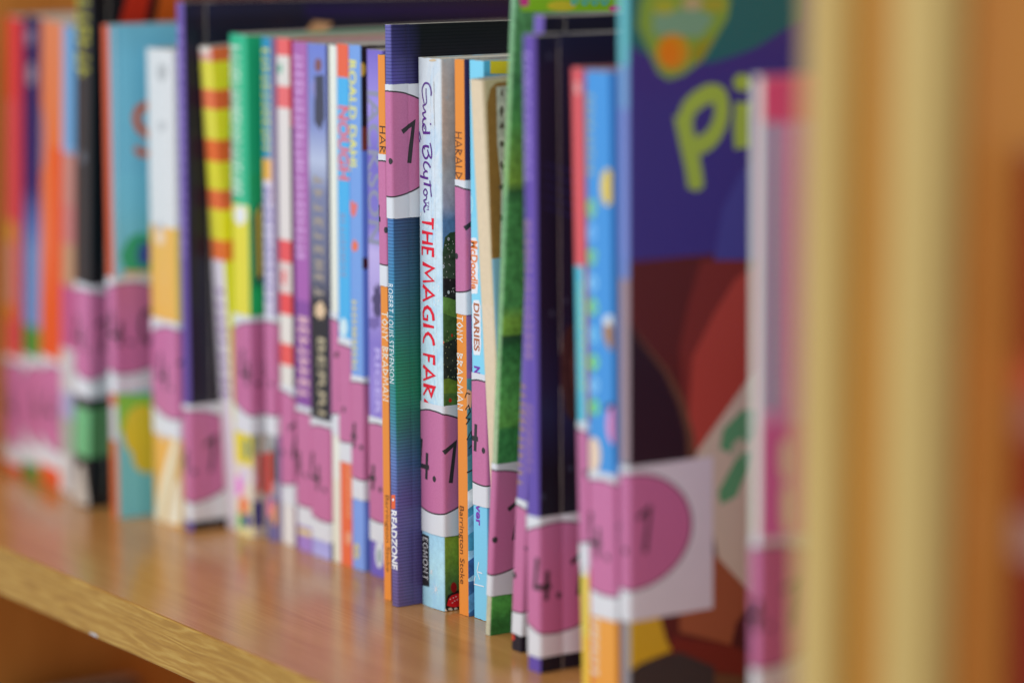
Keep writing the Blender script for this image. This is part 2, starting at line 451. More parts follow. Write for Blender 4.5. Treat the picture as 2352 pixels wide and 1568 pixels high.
        s.run(name, V, F, (0, n), y0, y1, u0, u1, alb(c, face), face)
    # ---- reading-level sticker wrapped round the spine
    def sticker(s, ytop, uc=-1.5, face='s', num='4.1', h=47.5, half=31, umin=None, umax=None, dx=0.0):
        vt = s.v_at(face, ytop); vb = vt - h; vc = vt - 2.1 - 19
        u0, u1 = max(uc - half, -s.T - s.D + 2), min(uc + half, s.D - 2)
        if umin is not None: u0 = umin
        if umax is not None: u1 = umax
        us = sorted({u0, u1, *[u for u in s.us() if u0 < u < u1]}); vs = [vb + (vt - vb) * k / 6 for k in range(7)]
        V, UV, F = [], [], []; n = len(us)
        for v in vs:
            for u in us: V.append(s.S(u, v + random.uniform(-.1, .1) * (v in (vb, vt)), 0.3)); UV.append(((u - uc) * 0.77, v - vc))
        for j in range(6):
            for i in range(n - 1): a = j * n + i; F.append((a, a + 1, a + n + 1, a + n))
        o = mesh('reading_level_label', V, F, M_LABEL, s.root, uvs=UV, smooth=True)
        # digits
        DG = {'4': [[(1.6, 14.4), (0.2, 4.4), (6.9, 4.6)], [(5.6, 9.8), (4.9, 0)]], '1': [[(0, 11.2), (4.8, 14.2), (2.8, 0)]],
              '0': [[(3.4, 14.2), (1.0, 11.5), (0.4, 7), (1.2, 2.4), (3.4, 0), (5.6, 2.4), (6.4, 7), (5.8, 11.5), (3.4, 14.2)]]}
        x = {'4': -9.0, '1': 6.2, '0': 5.4}
        VV, FF, ZZ = [], [], []
        def add(pl, wd):
            v2, f2 = ribbon(pl, wd, wd); k = len(VV)
            VV.extend(v2); ZZ.extend([0.006 * (k % 5)] * len(v2)); FF.extend(tuple(i + k for i in f) for f in f2)
        for ch in num:
            if ch == '.':
                k = len(VV); VV.extend((1.2 + 1.05 * math.cos(a * math.pi / 5), 1.0 + 1.15 * math.sin(a * math.pi / 5)) for a in range(10)); FF.append(tuple(range(k, k + 10))); ZZ.extend([0.0] * 10)
            else:
                for pl in DG[ch]: add([(px_ + x[ch], py_) for px_, py_ in pl], 1.75)
        keep = [(uc + dx + p[0], vc - 7 + p[1], 0.33 + zz) for p, zz in zip(VV, ZZ)]
        s.mapped('level_number', keep, FF, M_INK, o)
        return o

# ------------------------------------------------------------------ letter shapes
def ribbon(pl, w0, w1):
    """a pen stroke along a polyline, its width going from w0 to w1"""
    n = len(pl); L, R = [], []
    for i, p in enumerate(pl):
        a = pl[max(0, i - 1)]; b = pl[min(n - 1, i + 1)]
        def unit(p0, p1):
            d = math.hypot(p1[0] - p0[0], p1[1] - p0[1]) or 1e-9; return ((p1[0] - p0[0]) / d, (p1[1] - p0[1]) / d)
        if 0 < i < n - 1:
            d1, d2 = unit(a, p), unit(p, b); t_ = (d1[0] + d2[0], d1[1] + d2[1]); m = math.hypot(*t_)
            if m < 0.25: nrm, k = (-d1[1], d1[0]), 1.0
            else:
                t_ = (t_[0] / m, t_[1] / m); nrm = (-t_[1], t_[0]); k = min(1.8, 1 / max(0.4, t_[0] * d1[0] + t_[1] * d1[1]))
        else:
            d = unit(a, b); nrm, k = (-d[1], d[0]), 1.0
        w = (w0 + (w1 - w0) * i / max(1, n - 1)) / 2 * k
        L.append((p[0] + nrm[0] * w, p[1] + nrm[1] * w)); R.append((p[0] - nrm[0] * w, p[1] - nrm[1] * w))
    V = L + R; F = [(i + 1, i, n + i, n + i + 1) for i in range(n - 1)]
    return V, F
def arc(cx, cy, rx, ry, a0, a1, n=8):
    return [(cx + rx * math.cos(math.radians(a0 + (a1 - a0) * i / n)), cy + ry * math.sin(math.radians(a0 + (a1 - a0) * i / n))) for i in range(n + 1)]
G = {  # width, pen strokes in a unit-high box
 'A': (.78, [[(0, 0), (.39, 1), (.78, 0)], [(.16, .33), (.62, .33)]]),
 'B': (.62, [[(.06, 0), (.06, 1), (.56, .76), (.1, .53), (.6, .25), (.06, 0)]]),
 'C': (.66, [[(.66, 1.0), (.4, .93), (.2, .74), (.1, .5), (.2, .26), (.4, .07), (.66, 0)]]),
 'D': (.74, [[(.06, 0), (.06, 1), (.7, .5), (.06, 0)]]),
 'E': (.52, [[(.52, 1), (.06, 1), (.06, 0), (.52, 0)], [(.06, .52), (.42, .52)]]),
 'F': (.5, [[(.52, 1), (.06, 1), (.06, 0)], [(.06, .55), (.42, .55)]]),
 'G': (.76, [[(.7, .98), (.4, .93), (.16, .72), (.06, .45), (.18, .16), (.42, .02), (.72, .06), (.72, .42), (.46, .44)]]),
 'H': (.7, [[(.05, 0), (.05, 1)], [(.65, 0), (.65, 1)], [(.05, .52), (.65, .52)]]),
 'I': (.14, [[(.07, 0), (.07, 1)]]),
 'K': (.6, [[(.06, 0), (.06, 1)], [(.58, 1), (.1, .45), (.6, 0)]]),
 'L': (.5, [[(.06, 1), (.06, 0), (.5, 0)]]),
 'M': (.92, [[(.0, 0), (.14, 1), (.46, .3), (.78, 1), (.92, 0)]]),
 'N': (.7, [[(.06, 0), (.06, 1), (.64, 0), (.64, 1)]]),
 'O': (.74, [[(.37, 0), (.02, .5), (.37, 1), (.72, .5), (.37, 0)]]),
 'R': (.62, [[(.06, 0), (.06, 1), (.56, .74), (.1, .46), (.62, 0)]]),
 'S': (.55, [[(.52, .9), (.2, .98), (.06, .74), (.5, .3), (.36, .03), (.03, .1)]]),
 'T': (.66, [[(0, 1), (.66, 1)], [(.33, 1), (.33, 0)]]),
 'U': (.66, [[(.06, 1), (.06, .25), (.33, 0), (.6, .25), (.6, 1)]]),
 'V': (.7, [[(0, 1), (.35, 0), (.7, 1)]]),
 'W': (.95, [[(0, 1), (.22, 0), (.47, .7), (.72, 0), (.95, 1)]]),
 'Y': (.66, [[(0, 1), (.33, .48), (.66, 1)], [(.33, .48), (.33, 0)]]),
 ' ': (.34, []),
}
ROUND = {
 'O': (.9, [arc(.45, .5, .43, .5, 90, 450, 20)]), 'G': (.85, [arc(.45, .5, .43, .5, 50, 325, 14) + [(.8, .2), (.8, .46), (.56, .46)]]),
 'M': (1.0, [[(.08, 0), (.14, 1), (.5, .12), (.86, 1), (.92, 0)]]), 'E': (.6, [[(.58, 1), (.1, 1), (.1, 0), (.6, 0)], [(.1, .52), (.46, .52)]]),
 'N': (.86, [[(.1, 0), (.1, 1), (.76, .05), (.76, 1)]]), 'T': (.78, [[(0, .97), (.78, .97)], [(.39, 1), (.39, 0)]]),
}
def stroke_text(txt, w, w2, gap, serif):
    V, F, x, k = [], [], 0.0, 0
    for ch in txt:
        wd, sts = (ROUND.get(ch) or G[ch]) if serif else G[ch]
        sts = list(sts)
        if serif:
            for st in list(sts):
                for p, q in ((st[0], st[1]), (st[-1], st[-2])):
                    if abs(p[0] - q[0]) < 0.08 and p[1] in (0, 1, 1.0): sts.append([(p[0] - .13, p[1]), (p[0] + .13, p[1])])
        for n_, st in enumerate(sts):
            ww = w if not serif or len(st) > 2 or abs(st[0][0] - st[1][0]) < 0.05 else w * 0.55
            v2, f2 = ribbon([(p[0] + x, p[1]) for p in st], ww, w2 if w2 is not None else ww)
            b0 = len(V); V += [(a, b_, 0.004 * (n_ % 4)) for a, b_ in v2]; F += [tuple(i + b0 for i in f) for f in f2]
        x += wd + gap
    return V, F, (0.0, x - gap)
_FC = {}
def font(txt, weight, spacing):
    def raw(tx, wt):
        cu = bpy.data.curves.new('lettering', 'FONT'); cu.body = tx; cu.size = 1; cu.resolution_u = 3; cu.fill_mode = 'FRONT'
        cu.offset = wt; cu.space_character = spacing
        o = bpy.data.objects.new('lettering', cu); COL.objects.link(o)
        me = bpy.data.meshes.new_from_object(o)
        vv = [(v.co.x, v.co.y) for v in me.vertices]; ff = [tuple(p.vertices) for p in me.polygons]
        bpy.data.objects.remove(o); bpy.data.curves.remove(cu); bpy.data.meshes.remove(me)
        return vv, ff
    if 'cap' not in _FC:
        hv, _ = raw('H', 0.0); _FC['cap'] = max(p[1] for p in hv)
    cap = _FC['cap']; vv, ff = raw(txt, weight)
    base, _ = raw(txt, 0.0) if weight else (vv, 0)
    xs = [p[0] for p in base]
    return [(x, y / cap, 0.0) for x, y in vv], ff, (min(xs), max(xs))

# ================================================================== the row, from the left
LN = 3.6
# --- red book against the upright
b = Book('paperback_book', 'red paperback at the far left end of the row', -325, 15.5, -19, 128, 200,
         [(None, (205, 66, 48)), (230, (202, 78, 74)), (508, (196, 140, 62)), (560, (190, 132, 112)), (700, (206, 118, 52)), (735, (206, 86, 74)), (1055, (212, 92, 70))],
         [(None, (150, 30, 50))], lean=LN)
b.rect('s', 34, 40, 46, 800, (190, 50, 80)); b.done(); b.sticker(818, uc=-3)
b = Book('paperback_book', 'navy and sky-blue paperback second from the left end', -309, 18, -18, 128, 201,
         [(None, (36, 31, 80)), (430, (40, 36, 96)), (520, (72, 104, 164)), (580, (96, 132, 182)), (742, (98, 134, 186)), (757, (66, 132, 56)), (800, (66, 132, 56))],
         lean=LN, grad=True)
b.ell('s', 68, 85, 9, 22, (120, 112, 140), jag=.2); b.ell('s', 72, 172, 10, 28, (128, 120, 140), jag=.2); b.done('spine_motif'); b.sticker(818, uc=2)
b = Book('paperback_book', 'peach and orange paperback third from the left end', -290.5, 21.5, -19, 128, 200,
         [(None, (196, 118, 84)), (250, (200, 112, 72)), (350, (206, 104, 56)), (560, (208, 112, 78)), (700, (208, 90, 48)), (800, (206, 84, 42))],
         lean=LN, grad=True)
b.rect('s', 120, 340, 144, 800, (206, 78, 34)); b.ell('s', 92, 320, 12, 80, (150, 120, 130)); b.done(); b.sticker(822, uc=-4)
b = Book('paperback_book', 'slim pale blue and mauve paperback just left of the tall black book', -268.4, 11.2, -20, 128, 199,
         [(None, (120, 152, 192)), (352, (172, 122, 116)), (470, (176, 112, 112)), (560, (170, 134, 108)), (655, (172, 84, 128)), (800, (184, 182, 186)), (900, (150, 152, 186)), (960, (150, 160, 150)), (1040, (186, 184, 186))],
         lean=LN)
b.rect('s', 156, 60, 174, 340, (74, 142, 190)); b.done()
# --- tall black book
b = Book('hardback_book', 'tall black book with yellow spine lettering and a green band at its foot', -243, 13.5, -26, 185, 246,
         [(None, (44, 46, 50)), (652, (44, 40, 50)), (935, (100, 168, 120)), (1046, (30, 30, 32))],  # black spine: its grey sheen is painted into the upper band colours
         [(None, (14, 14, 18)), (935, (70, 116, 76)), (1048, (24, 24, 28))], lean=3.4, hard=True, mat=M_GLOSS, hinge=8)
b.marks('spine_lettering', -40, 182, 172, 202, (150, 150, 62), 7, duty=.85)
b.ell('s', 190, 362, 7, 14, (86, 92, 104))
b.poly('s', [(164, 1158), (178, 1068), (192, 1068), (204, 1150), (202, 1162)], (178, 172, 166))
b.poly('c', [(270, 70), (300, -40), (352, -40), (330, 70)], (150, 36, 20)); b.poly('c', [(352, 70), (372, -40), (420, -40), (420, 70)], (156, 72, 22))
b.rect('c', 425, -20, 900, 40, (74, 34, 24)); b.rect('c', 900, -20, 1200, 40, (84, 42, 28)); b.ell('c', 620, 5, 26, 12, (130, 60, 26))
b.done(); b.sticker(650, uc=-3, num='4.1')
# --- cyan picture book
b = Book('picture_book', 'cyan picture book with orange spine and yellow splash below its label', -210.5, 6.2, -25, 125, 201.5,
         [(None, (190, 86, 58)), (640, (196, 100, 84)), (930, (186, 178, 186)), (1010, (190, 98, 54))],
         [(None, (94, 160, 186)), (400, (96, 164, 188)), (905, (96, 168, 184))], hinge=5)
b.rect('c', 257.5, 60, 263, 1185, (150, 182, 200))
b.line('c', [(352, 247), (334, 243), (318, 252), (312, 272), (318, 292), (334, 306), (350, 318)], 3.4, (168, 82, 36)); b.line('c', [(312, 338), (320, 350), (334, 354), (352, 350)], 3.0, (168, 82, 36))
b.ell('c', 318, 590, 38, 54, (46, 138, 104), jag=.12); b.ell('c', 334, 580, 18, 26, (52, 72, 142), jag=.3); b.rect('c', 285, 622, 345, 640, (172, 142, 112))
b.poly('c', [(264, 905), (350, 905), (350, 960), (290, 985), (272, 1000)], (112, 168, 62))
b.ell('c', 330, 990, 48, 62, (182, 168, 48)); b.ell('c', 338, 1050, 34, 36, (180, 166, 50))
b.done(); b.sticker(636, uc=6, num='4.0')
# --- white over orange paperback
b = Book('paperback_book', 'paperback with white upper and pale orange lower spine beside the cyan book', -196.4, 21.8, -12.5, 128, 192.5,
         [(None, (198, 200, 204, .1)), (520, (234, 166, 84)), (1004, (230, 164, 84))],
         [(None, (200, 202, 206)), (520, (238, 180, 100)), (1004, (190, 170, 120))])
b.ell('s', 372, 168, 12, 22, (166, 168, 172), jag=.2); b.ell('s', 372, 290, 9, 14, (176, 178, 182), jag=.2); b.ell('s', 366, 520, 10, 9, (170, 170, 180)); b.ell('s', 368, 545, 10, 18, (214, 190, 170))
b.ell('s', 374, 1000, 6, 10, (180, 184, 190))
b.poly('s', [(346, 1204), (372, 1100), (396, 1010), (412, 1010), (372, 1204)], (222, 208, 186)); b.poly('s', [(372, 1204), (396, 1085), (412, 1020), (412, 1204)], (196, 172, 126)); b.poly('s', [(384, 1204), (402, 1110), (414, 1100), (414, 1204)], (220, 210, 194))
b.marks('spine_lettering', 560, 700, 368, 384, (222, 172, 106), 6)
b.done(); b.sticker(734, uc=-6)
# --- black book with purple spine (left)
b = Book('hardback_book', 'black book with purple spine and tall dark cover left of the striped book', -173.3, 6.2, -11, 178, 211.5,
         [(None, (98, 78, 152)), (400, (92, 70, 148)), (1205, (88, 70, 152))],
         [(None, (24, 26, 48)), (40, (18, 18, 36)), (300, (24, 25, 38)), (1205, (18, 18, 26))], mat=M_GLOSS, hinge=10)
b.marks('spine_lettering', 60, 600, 408, 420, (132, 112, 182), 20)
b.rect('c', 700, 9, 1200, 40, (26, 20, 62)); b.done(); b.sticker(928, uc=0)
# --- striped, tipped forward
b = Book('paperback_book', 'yellow and orange striped paperback standing askew next to the black cover', -166.6, 10, 4.6, 86, 194.5,
         [(None, (206, 150, 140)), (140, (206, 200, 74)), (205, (222, 112, 76)), (250, (206, 200, 74)), (320, (222, 104, 56)), (370, (206, 200, 60)), (435, (222, 106, 64)), (480, (206, 200, 60)), (550, (222, 110, 60)), (597, (206, 200, 214))],
         [(None, (204, 84, 44)), (140, (188, 178, 30)), (205, (200, 80, 40)), (250, (188, 178, 30)), (320, (208, 80, 34)), (370, (186, 176, 32)), (435, (206, 84, 46)), (480, (200, 188, 30)), (550, (222, 100, 40)), (597, (214, 200, 40))], tilt=2.8)
b.ell('s', 470, 108, 14, 16, (214, 206, 200), jag=.2); b.marks('spine_lettering', 660, 920, 504, 522, (150, 120, 170), 9); b.done('spine_motif')
# --- green
b = Book('paperback_book', 'green paperback with white spine lettering and a yellow lower spine', -156.2, 13.4, 3, 133, 199.5,
         [(None, (52, 170, 132)), (470, (214, 212, 130)), (505, (206, 198, 72)), (722, (206, 198, 76)), (985, (224, 196, 52)), (1065, (206, 200, 186)), (1150, (206, 200, 150))],
         [(None, (24, 146, 100)), (400, (28, 144, 90)), (620, (20, 140, 76)), (985, (176, 170, 160))])
b.marks('spine_lettering', 105, 455, 531, 552, (196, 220, 212), 18)
b.ell('s', 552, 495, 12, 22, (206, 210, 222)); b.ell('s', 546, 1115, 14, 24, (212, 124, 200)); b.ell('s', 562, 1090, 9, 22, (196, 190, 214)); b.ell('s', 560, 1160, 10, 22, (220, 104, 64)); b.ell('s', 550, 1195, 12, 18, (130, 176, 96)); b.ell('s', 568, 1195, 9, 18, (60, 60, 140)); b.ell('s', 566, 1030, 8, 26, (120, 140, 110), jag=.2)
b.poly('c', [(580, 500), (602, 455), (606, 640), (586, 660)], (40, 60, 66)); b.poly('c', [(588, 490), (600, 470), (602, 630), (592, 640)], (180, 160, 54)); b.ell('c', 590, 690, 20, 26, (28, 150, 84))
b.rect('c', 592, 1040, 606, 1130, (170, 22, 16)); b.rect('c', 575, 1150, 604, 1210, (52, 50, 112)); b.ell('c', 582, 1020, 12, 30, (120, 130, 110), jag=.3); b.ell('c', 580, 1100, 9, 20, (190, 180, 200), jag=.3)
b.done(); b.sticker(722, uc=2)
tab = mesh('page_tab', [(-1, 30, 196), (13, 30, 196), (13, 38, 204), (-1, 38, 204), (-1, 30.3, 195.8), (13, 30.3, 195.8), (13, 38.3, 203.8), (-1, 38.3, 203.8)][:8],
           [(0, 1, 2, 3), (7, 6, 5, 4), (0, 4, 5, 1), (1, 5, 6, 2), (2, 6, 7, 3), (3, 7, 4, 0)], plain('tab_paper', (0.33, 0.16, 0.06)), None)
tab.parent = b.root; tab.location = Vector((-1, 2, -1)) * MM
# --- teal with yellow letters
b = Book('paperback_book', 'slim teal paperback with yellow lettering between green and red-striped books', -138.2, 7.6, 7.0, 130, 199,
         [(None, (46, 130, 172)), (365, (214, 160, 74)), (415, (196, 190, 212)), (700, (186, 180, 206)), (985, (150, 152, 156)), (1140, (96, 92, 140))], [(None, (120, 110, 150))])
b.marks('spine_lettering', 110, 355, 604, 618, (196, 196, 74), 12, seed=3); b.marks('spine_lettering', 430, 700, 606, 624, (120, 104, 170), 12, seed=5)
b.rect('s', 622, 130, 636, 470, (206, 186, 190)); b.poly('s', [(612, 1040), (624, 1036), (626, 1130), (614, 1138)], (196, 22, 16)); b.ell('s', 630, 1060, 8, 40, (70, 74, 60), jag=.3); b.ell('s', 618, 1165, 9, 22, (206, 110, 150), jag=.2); b.ell('s', 632, 1180, 7, 26, (210, 150, 60), jag=.2); b.done('spine_motif'); b.sticker(724, uc=-4)
# --- red and white stripes
b = Book('paperback_book', 'red and white banded paperback left of the purple one', -130, 9.8, 9, 130, 199,
         [(None, (216, 96, 98)), (128, (204, 200, 198)), (198, (214, 104, 108)), (248, (206, 200, 200)), (551, (212, 84, 88)), (602, (206, 190, 188)), (673, (216, 78, 80)), (722, (208, 204, 200)), (789, (218, 88, 86)), (838, (206, 204, 200)), (1098, (206, 204, 204))],
         [(None, (164, 32, 50)), (290, (52, 30, 58)), (900, (110, 60, 110))])
b.ell('s', 643, 158, 6, 12, (120, 170, 150)); b.ell('s', 652, 635, 5, 18, (214, 110, 112), jag=.3); b.done('spine_motif')
lb = b.sticker(885, uc=-9)
# --- purple
b = Book('paperback_book', 'purple paperback with pale mauve lettering down its spine', -116.2, 10.9, 8, 130, 198.3,
         [(None, (158, 98, 164)), (580, (156, 92, 164)), (690, (128, 76, 150)), (1195, (150, 120, 190))], [(None, (120, 70, 130))])
b.marks('spine_lettering', 125, 600, 679, 698, (192, 152, 204), 24, seed=8); b.marks('spine_lettering', 725, 915, 686, 708, (222, 176, 180), 8, seed=9)
b.band(1215, 1228, -10, -.5, (206, 190, 120)); b.done('spine_motif'); b.sticker(932, uc=-5)
# --- dark blue figure
b = Book('paperback_book', 'blue and slate paperback with a dark figure and cream letters near its label', -105.1, 13.8, 8, 130, 198.2,
         [(None, (104, 120, 196)), (290, (122, 134, 186)), (370, (168, 178, 206)), (440, (116, 122, 156)), (640, (92, 94, 116)), (700, (46, 44, 48)), (965, (40, 40, 44)), (1200, (206, 206, 214)), (1232, (206, 206, 214)), (1244, (150, 150, 212)), (1262, (160, 160, 216))], [(None, (60, 60, 90))], grad=True)
b.ell('s', 731, 150, 8, 16, (120, 80, 84)); b.poly('s', [(722, 175), (744, 172), (746, 270), (736, 300), (722, 280)], (64, 66, 84)); b.poly('s', [(712, 200), (724, 180), (724, 230)], (130, 130, 186))
b.marks('spine_lettering', 400, 690, 722, 742, (150, 140, 130), 9, seed=10)
b.ell('s', 735, 712, 12, 20, (206, 180, 150), jag=.2); b.done('spine_motif'); b.text('spine_lettering', 'BERRI', 775, 950, 731, 747, (186, 176, 148)); b.sticker(962, uc=-4.5)
# --- white slim
b = Book('paperback_book', 'very slim white book right of the slate-blue one', -91.1, 5.2, 9, 130, 198.2,
         [(None, (216, 216, 208, .05)), (1100, (212, 212, 196))], [(None, (200, 200, 200))])
b.sticker(716, uc=-8)
# --- orange and blue
b = Book('paperback_book', 'bright blue paperback with orange top and orange-red foot', -85.6, 8.8, 9, 130, 199,
         [(None, (228, 96, 70)), (178, (74, 164, 218)), (775, (206, 214, 226)), (990, (208, 208, 214)), (1045, (238, 102, 66))], [(None, (100, 130, 190))])
b.text('spine_lettering', 'NOUGH', 245, 412, 778, 800, (222, 96, 100), weight=.03); b.marks('spine_lettering', 490, 640, 782, 794, (130, 140, 180), 10, seed=12)
b.ell('s', 789, 752, 9, 22, (190, 214, 234)); b.rect('s', 770, 110, 774, 760, (206, 210, 214)); b.marks('spine_lettering', 1070, 1190, 797, 806, (246, 150, 110), 9, seed=14); b.ell('s', 801, 1235, 7, 16, (246, 150, 120)); b.done('spine_motif'); b.sticker(778, uc=-6)
# --- periwinkle with yellow letters
b = Book('paperback_book', 'periwinkle blue paperback with yellow name lettering at the top', -76.6, 8.6, 9, 130, 199,
         [(None, (112, 150, 212)), (1140, (118, 150, 218))],
         [(None, (34, 26, 32)), (290, (110, 52, 44)), (345, (92, 120, 200)), (1140, (84, 110, 190))])
b.text('spine_lettering', 'ROALD DAHL', 140, 395, 800, 816, (222, 208, 84), weight=.02); b.marks('spine_lettering', 690, 855, 809, 819, (206, 196, 96), 11, seed=15)
b.ell('s', 812, 480, 9, 20, (206, 110, 110), jag=.3); b.ell('s', 815, 565, 7, 14, (216, 110, 80), jag=.3); b.ell('c', 832, 160, 8, 16, (190, 150, 60)); b.ell('c', 838, 605, 10, 14, (60, 26, 42)); b.ell('s', 819, 1265, 6, 18, (206, 190, 60)); b.ell('s', 819, 1265, 3, 10, (130, 150, 190)); b.done(); b.sticker(862, uc=-2.5)
# --- violet
b = Book('paperback_book', 'violet paperback with large grey-blue letters just left of the orange spine', -64, 11, 9, 130, 198,
         [(None, (112, 98, 186)), (250, (150, 136, 210)), (350, (110, 100, 184)), (520, (120, 112, 190)), (580, (176, 164, 216)), (690, (160, 146, 206)), (790, (126, 112, 190)), (900, (140, 124, 200)), (1240, (104, 90, 176))], [(None, (90, 80, 150))], grad=True)
b.text('spine_lettering', 'JACKSON', 200, 560, 846, 874, (132, 134, 160), weight=.02); b.ell('s', 866, 690, 10, 38, (74, 66, 104), jag=.3); b.ell('s', 860, 740, 14, 14, (110, 96, 160), jag=.3)
b.text('spine_lettering', 'RIGER', 800, 950, 862, 874, (176, 164, 222), weight=.02); b.ell('s', 872, 1270, 10, 34, (200, 204, 214)); b.ell('s', 872, 1276, 5, 18, (140, 156, 160)); b.done('spine_motif'); b.sticker(958, uc=-4)
# --- orange spine (behind), orange spine (front)
OR = (236, 132, 56)
def orange(label, X0, T, Y0, yl, cover, px, ref):
    b = Book('paperback_book', label, X0, T, Y0, 130, 198.3, [(None, OR)], cover, hinge=0, r=0.6, lean=-0.6)
    return b
b = orange('thin orange-spined paperback half hidden behind the striped purple book', -28.2, 5.0, -7.3, 354, [(None, (60, 50, 90))], None, None)
b.strokes('author_lettering', 'TONY BRADMAN', 715, 920, 880, 893, (240, 226, 206), w=.13, ref=815)
b.strokes('title_lettering', 'HARALD', 290, 415, 874, 887, (70, 50, 40), w=.13, ref=330)
b.text('publisher_lettering', 'Barrington Stoke', 1136, 1312, 886.5, 894.5, (96, 62, 40), ref=1220); b.sticker(354, uc=-1.5)
# --- striped purple and teal
b = Book('paperback_book', 'thin book with dark-ruled purple, teal and green cover left of the white spine', -18.0, 4.2, -10.4, 150, 209.6,
         [(None, (94, 92, 158)), (195, (88, 88, 158)), (505, (72, 118, 176)), (640, (62, 128, 170)), (760, (50, 128, 140)), (860, (46, 132, 124)), (960, (60, 130, 150)), (1060, (92, 118, 178)), (1180, (94, 90, 156)), (1300, (102, 92, 154)), (1390, (96, 84, 134))],
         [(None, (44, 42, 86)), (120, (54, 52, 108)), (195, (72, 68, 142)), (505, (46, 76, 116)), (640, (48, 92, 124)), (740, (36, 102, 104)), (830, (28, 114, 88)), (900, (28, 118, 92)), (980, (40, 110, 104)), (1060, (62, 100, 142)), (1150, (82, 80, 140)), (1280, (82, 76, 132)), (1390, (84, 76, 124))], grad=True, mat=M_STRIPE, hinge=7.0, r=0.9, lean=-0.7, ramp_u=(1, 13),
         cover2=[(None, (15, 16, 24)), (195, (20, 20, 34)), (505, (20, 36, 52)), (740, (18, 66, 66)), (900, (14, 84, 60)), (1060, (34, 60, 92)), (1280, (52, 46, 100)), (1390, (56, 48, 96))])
b.text('author_lettering', 'ROBERT LOUIS STEVENSON', 652, 880, 888.5, 900, (206, 222, 232), spacing=1.1, ref=766)
b.text('imprint_lettering', 'READZONE', 1172, 1306, 898.5, 911, (232, 232, 240), weight=.035, ref=1240)
b.rect('s', 899, 1136, 908, 1168, (226, 96, 56)); b.ell('s', 903, 1147, 2.2, 3.2, (240, 236, 230)); b.done('imprint_mark')
b.sticker(194, uc=-2.0)
# --- white spine in focus
b = Book('paperback_book', 'sharp white-spined paperback with red title letters and purple signature, centre', -13.7, 14.9, 0, 130, 198,
         [(None, (198, 204, 212, .06)), (500, (192, 208, 222, .1)), (700, (184, 210, 226, .12)), (820, (182, 210, 228, .12)), (925, (190, 212, 226, .12)), (1222, (150, 196, 228, .14)), (1300, (166, 208, 236, .12)), (1400, (150, 200, 232, .1))],
         [(None, (158, 160, 164, .12)), (250, (166, 158, 152, .15)), (330, (160, 152, 148, .2)), (400, (142, 150, 158, .2)), (470, (128, 146, 164, .2)), (505, (72, 116, 156, .3)), (600, (66, 110, 150, .3)), (1222, (104, 128, 40, .35)), (1290, (84, 116, 40, .4)), (1340, (58, 92, 50, .4)), (1400, (30, 40, 34, .4))],
         grad=True, hinge=0, r=0.9, bulge=0.5, mat=M_WASH, lean=-0.35, inset=0.4)
# artwork on the cover strip: bush, hills, berry, toadstool
b.poly('c', [(1010, 580), (1022, 545), (1034, 534), (1048, 532), (1060, 534), (1060, 930), (1010, 930)], (38, 66, 44, .55))
b.poly('c', [(1010, 590), (1060, 560), (1060, 690), (1010, 690)], (44, 66, 50, .6))
b.poly('c', [(1010, 640), (1060, 640), (1060, 690), (1010, 690)], (30, 34, 34, .6))
b.poly('c', [(1010, 682), (1030, 684), (1062, 694), (1062, 740), (1010, 740)], (76, 116, 54, .35))
b.poly('c', [(1010, 720), (1062, 735), (1062, 790), (1010, 790)], (52, 84, 44, .5))
b.poly('c', [(1010, 790), (1062, 770), (1062, 880), (1010, 880)], (36, 44, 38, .6))
b.poly('c', [(1010, 872), (1030, 868), (1062, 880), (1062, 932), (1010, 932)], (86, 110, 40, .35))
b.poly('c', [(1010, 905), (1062, 900), (1062, 932), (1010, 932)], (64, 92, 44, .45))
rr = random.Random(4)
for _ in range(26): b.ell('c', rr.uniform(1018, 1044), rr.uniform(548, 690), .9, 1.2, (170, 180, 180), n=6)
for _ in range(22): b.ell('c', rr.uniform(1018, 1046), rr.uniform(760, 870), .9, 1.2, (140, 150, 110), n=6)
for x, y in ((1030, 549), (1018, 612), (1030, 671)): b.ell('c', x, y, 2.6, 4, (170, 190, 200), n=10); b.ell('c', x, y, 1.5, 2.4, (50, 70, 70), n=10)
b.ell('c', 1034, 919, 3.6, 5, (150, 30, 24), n=12); b.ell('c', 1038, 770, 2.2, 4, (150, 40, 24), n=10); b.ell('c', 1018, 786, 2, 3, (190, 70, 34), n=10)
b.poly('c', [(1021, 1404), (1028, 1366), (1060, 1350), (1060, 1404)], (26, 24, 22, .5))
b.ell('c', 1042, 1348, 7, 12, (120, 20, 20), n=14)
b.poly('c', [(1026, 1390), (1030, 1374), (1038, 1366), (1050, 1362), (1060, 1363), (1060, 1390), (1042, 1394)], (176, 24, 30, .15))
for x, y in ((1034, 1375), (1041, 1372), (1047, 1369), (1050, 1376), (1044, 1379), (1039, 1383)): b.ell('c', x, y, 1.3, 1.4, (226, 200, 200), n=6)
# soft blue washes and sparkles on the spine
for _ in range(26): b.ell('s', rr.uniform(960, 1010), rr.uniform(480, 920), 1.3, 2.0, (232, 240, 246), n=7)
for cx, cy, R in ((968, 492, 16), (990, 1358, 0), (1004, 1352, 22), (994, 1312, 11), (970, 690, 12), (1003, 590, 10)):
    for k in range(8):
        if not R: continue
        a = k * math.pi / 4 + .2; L = R * (1 if k % 2 else .7)
        x, y = L * .55 * math.cos(a), L * math.sin(a); nx, ny = -math.sin(a) * .7, math.cos(a) * .7
        b.poly('s', [(cx - nx, cy - ny), (cx + x, cy + y), (cx + nx, cy + ny)], (238, 240, 240))
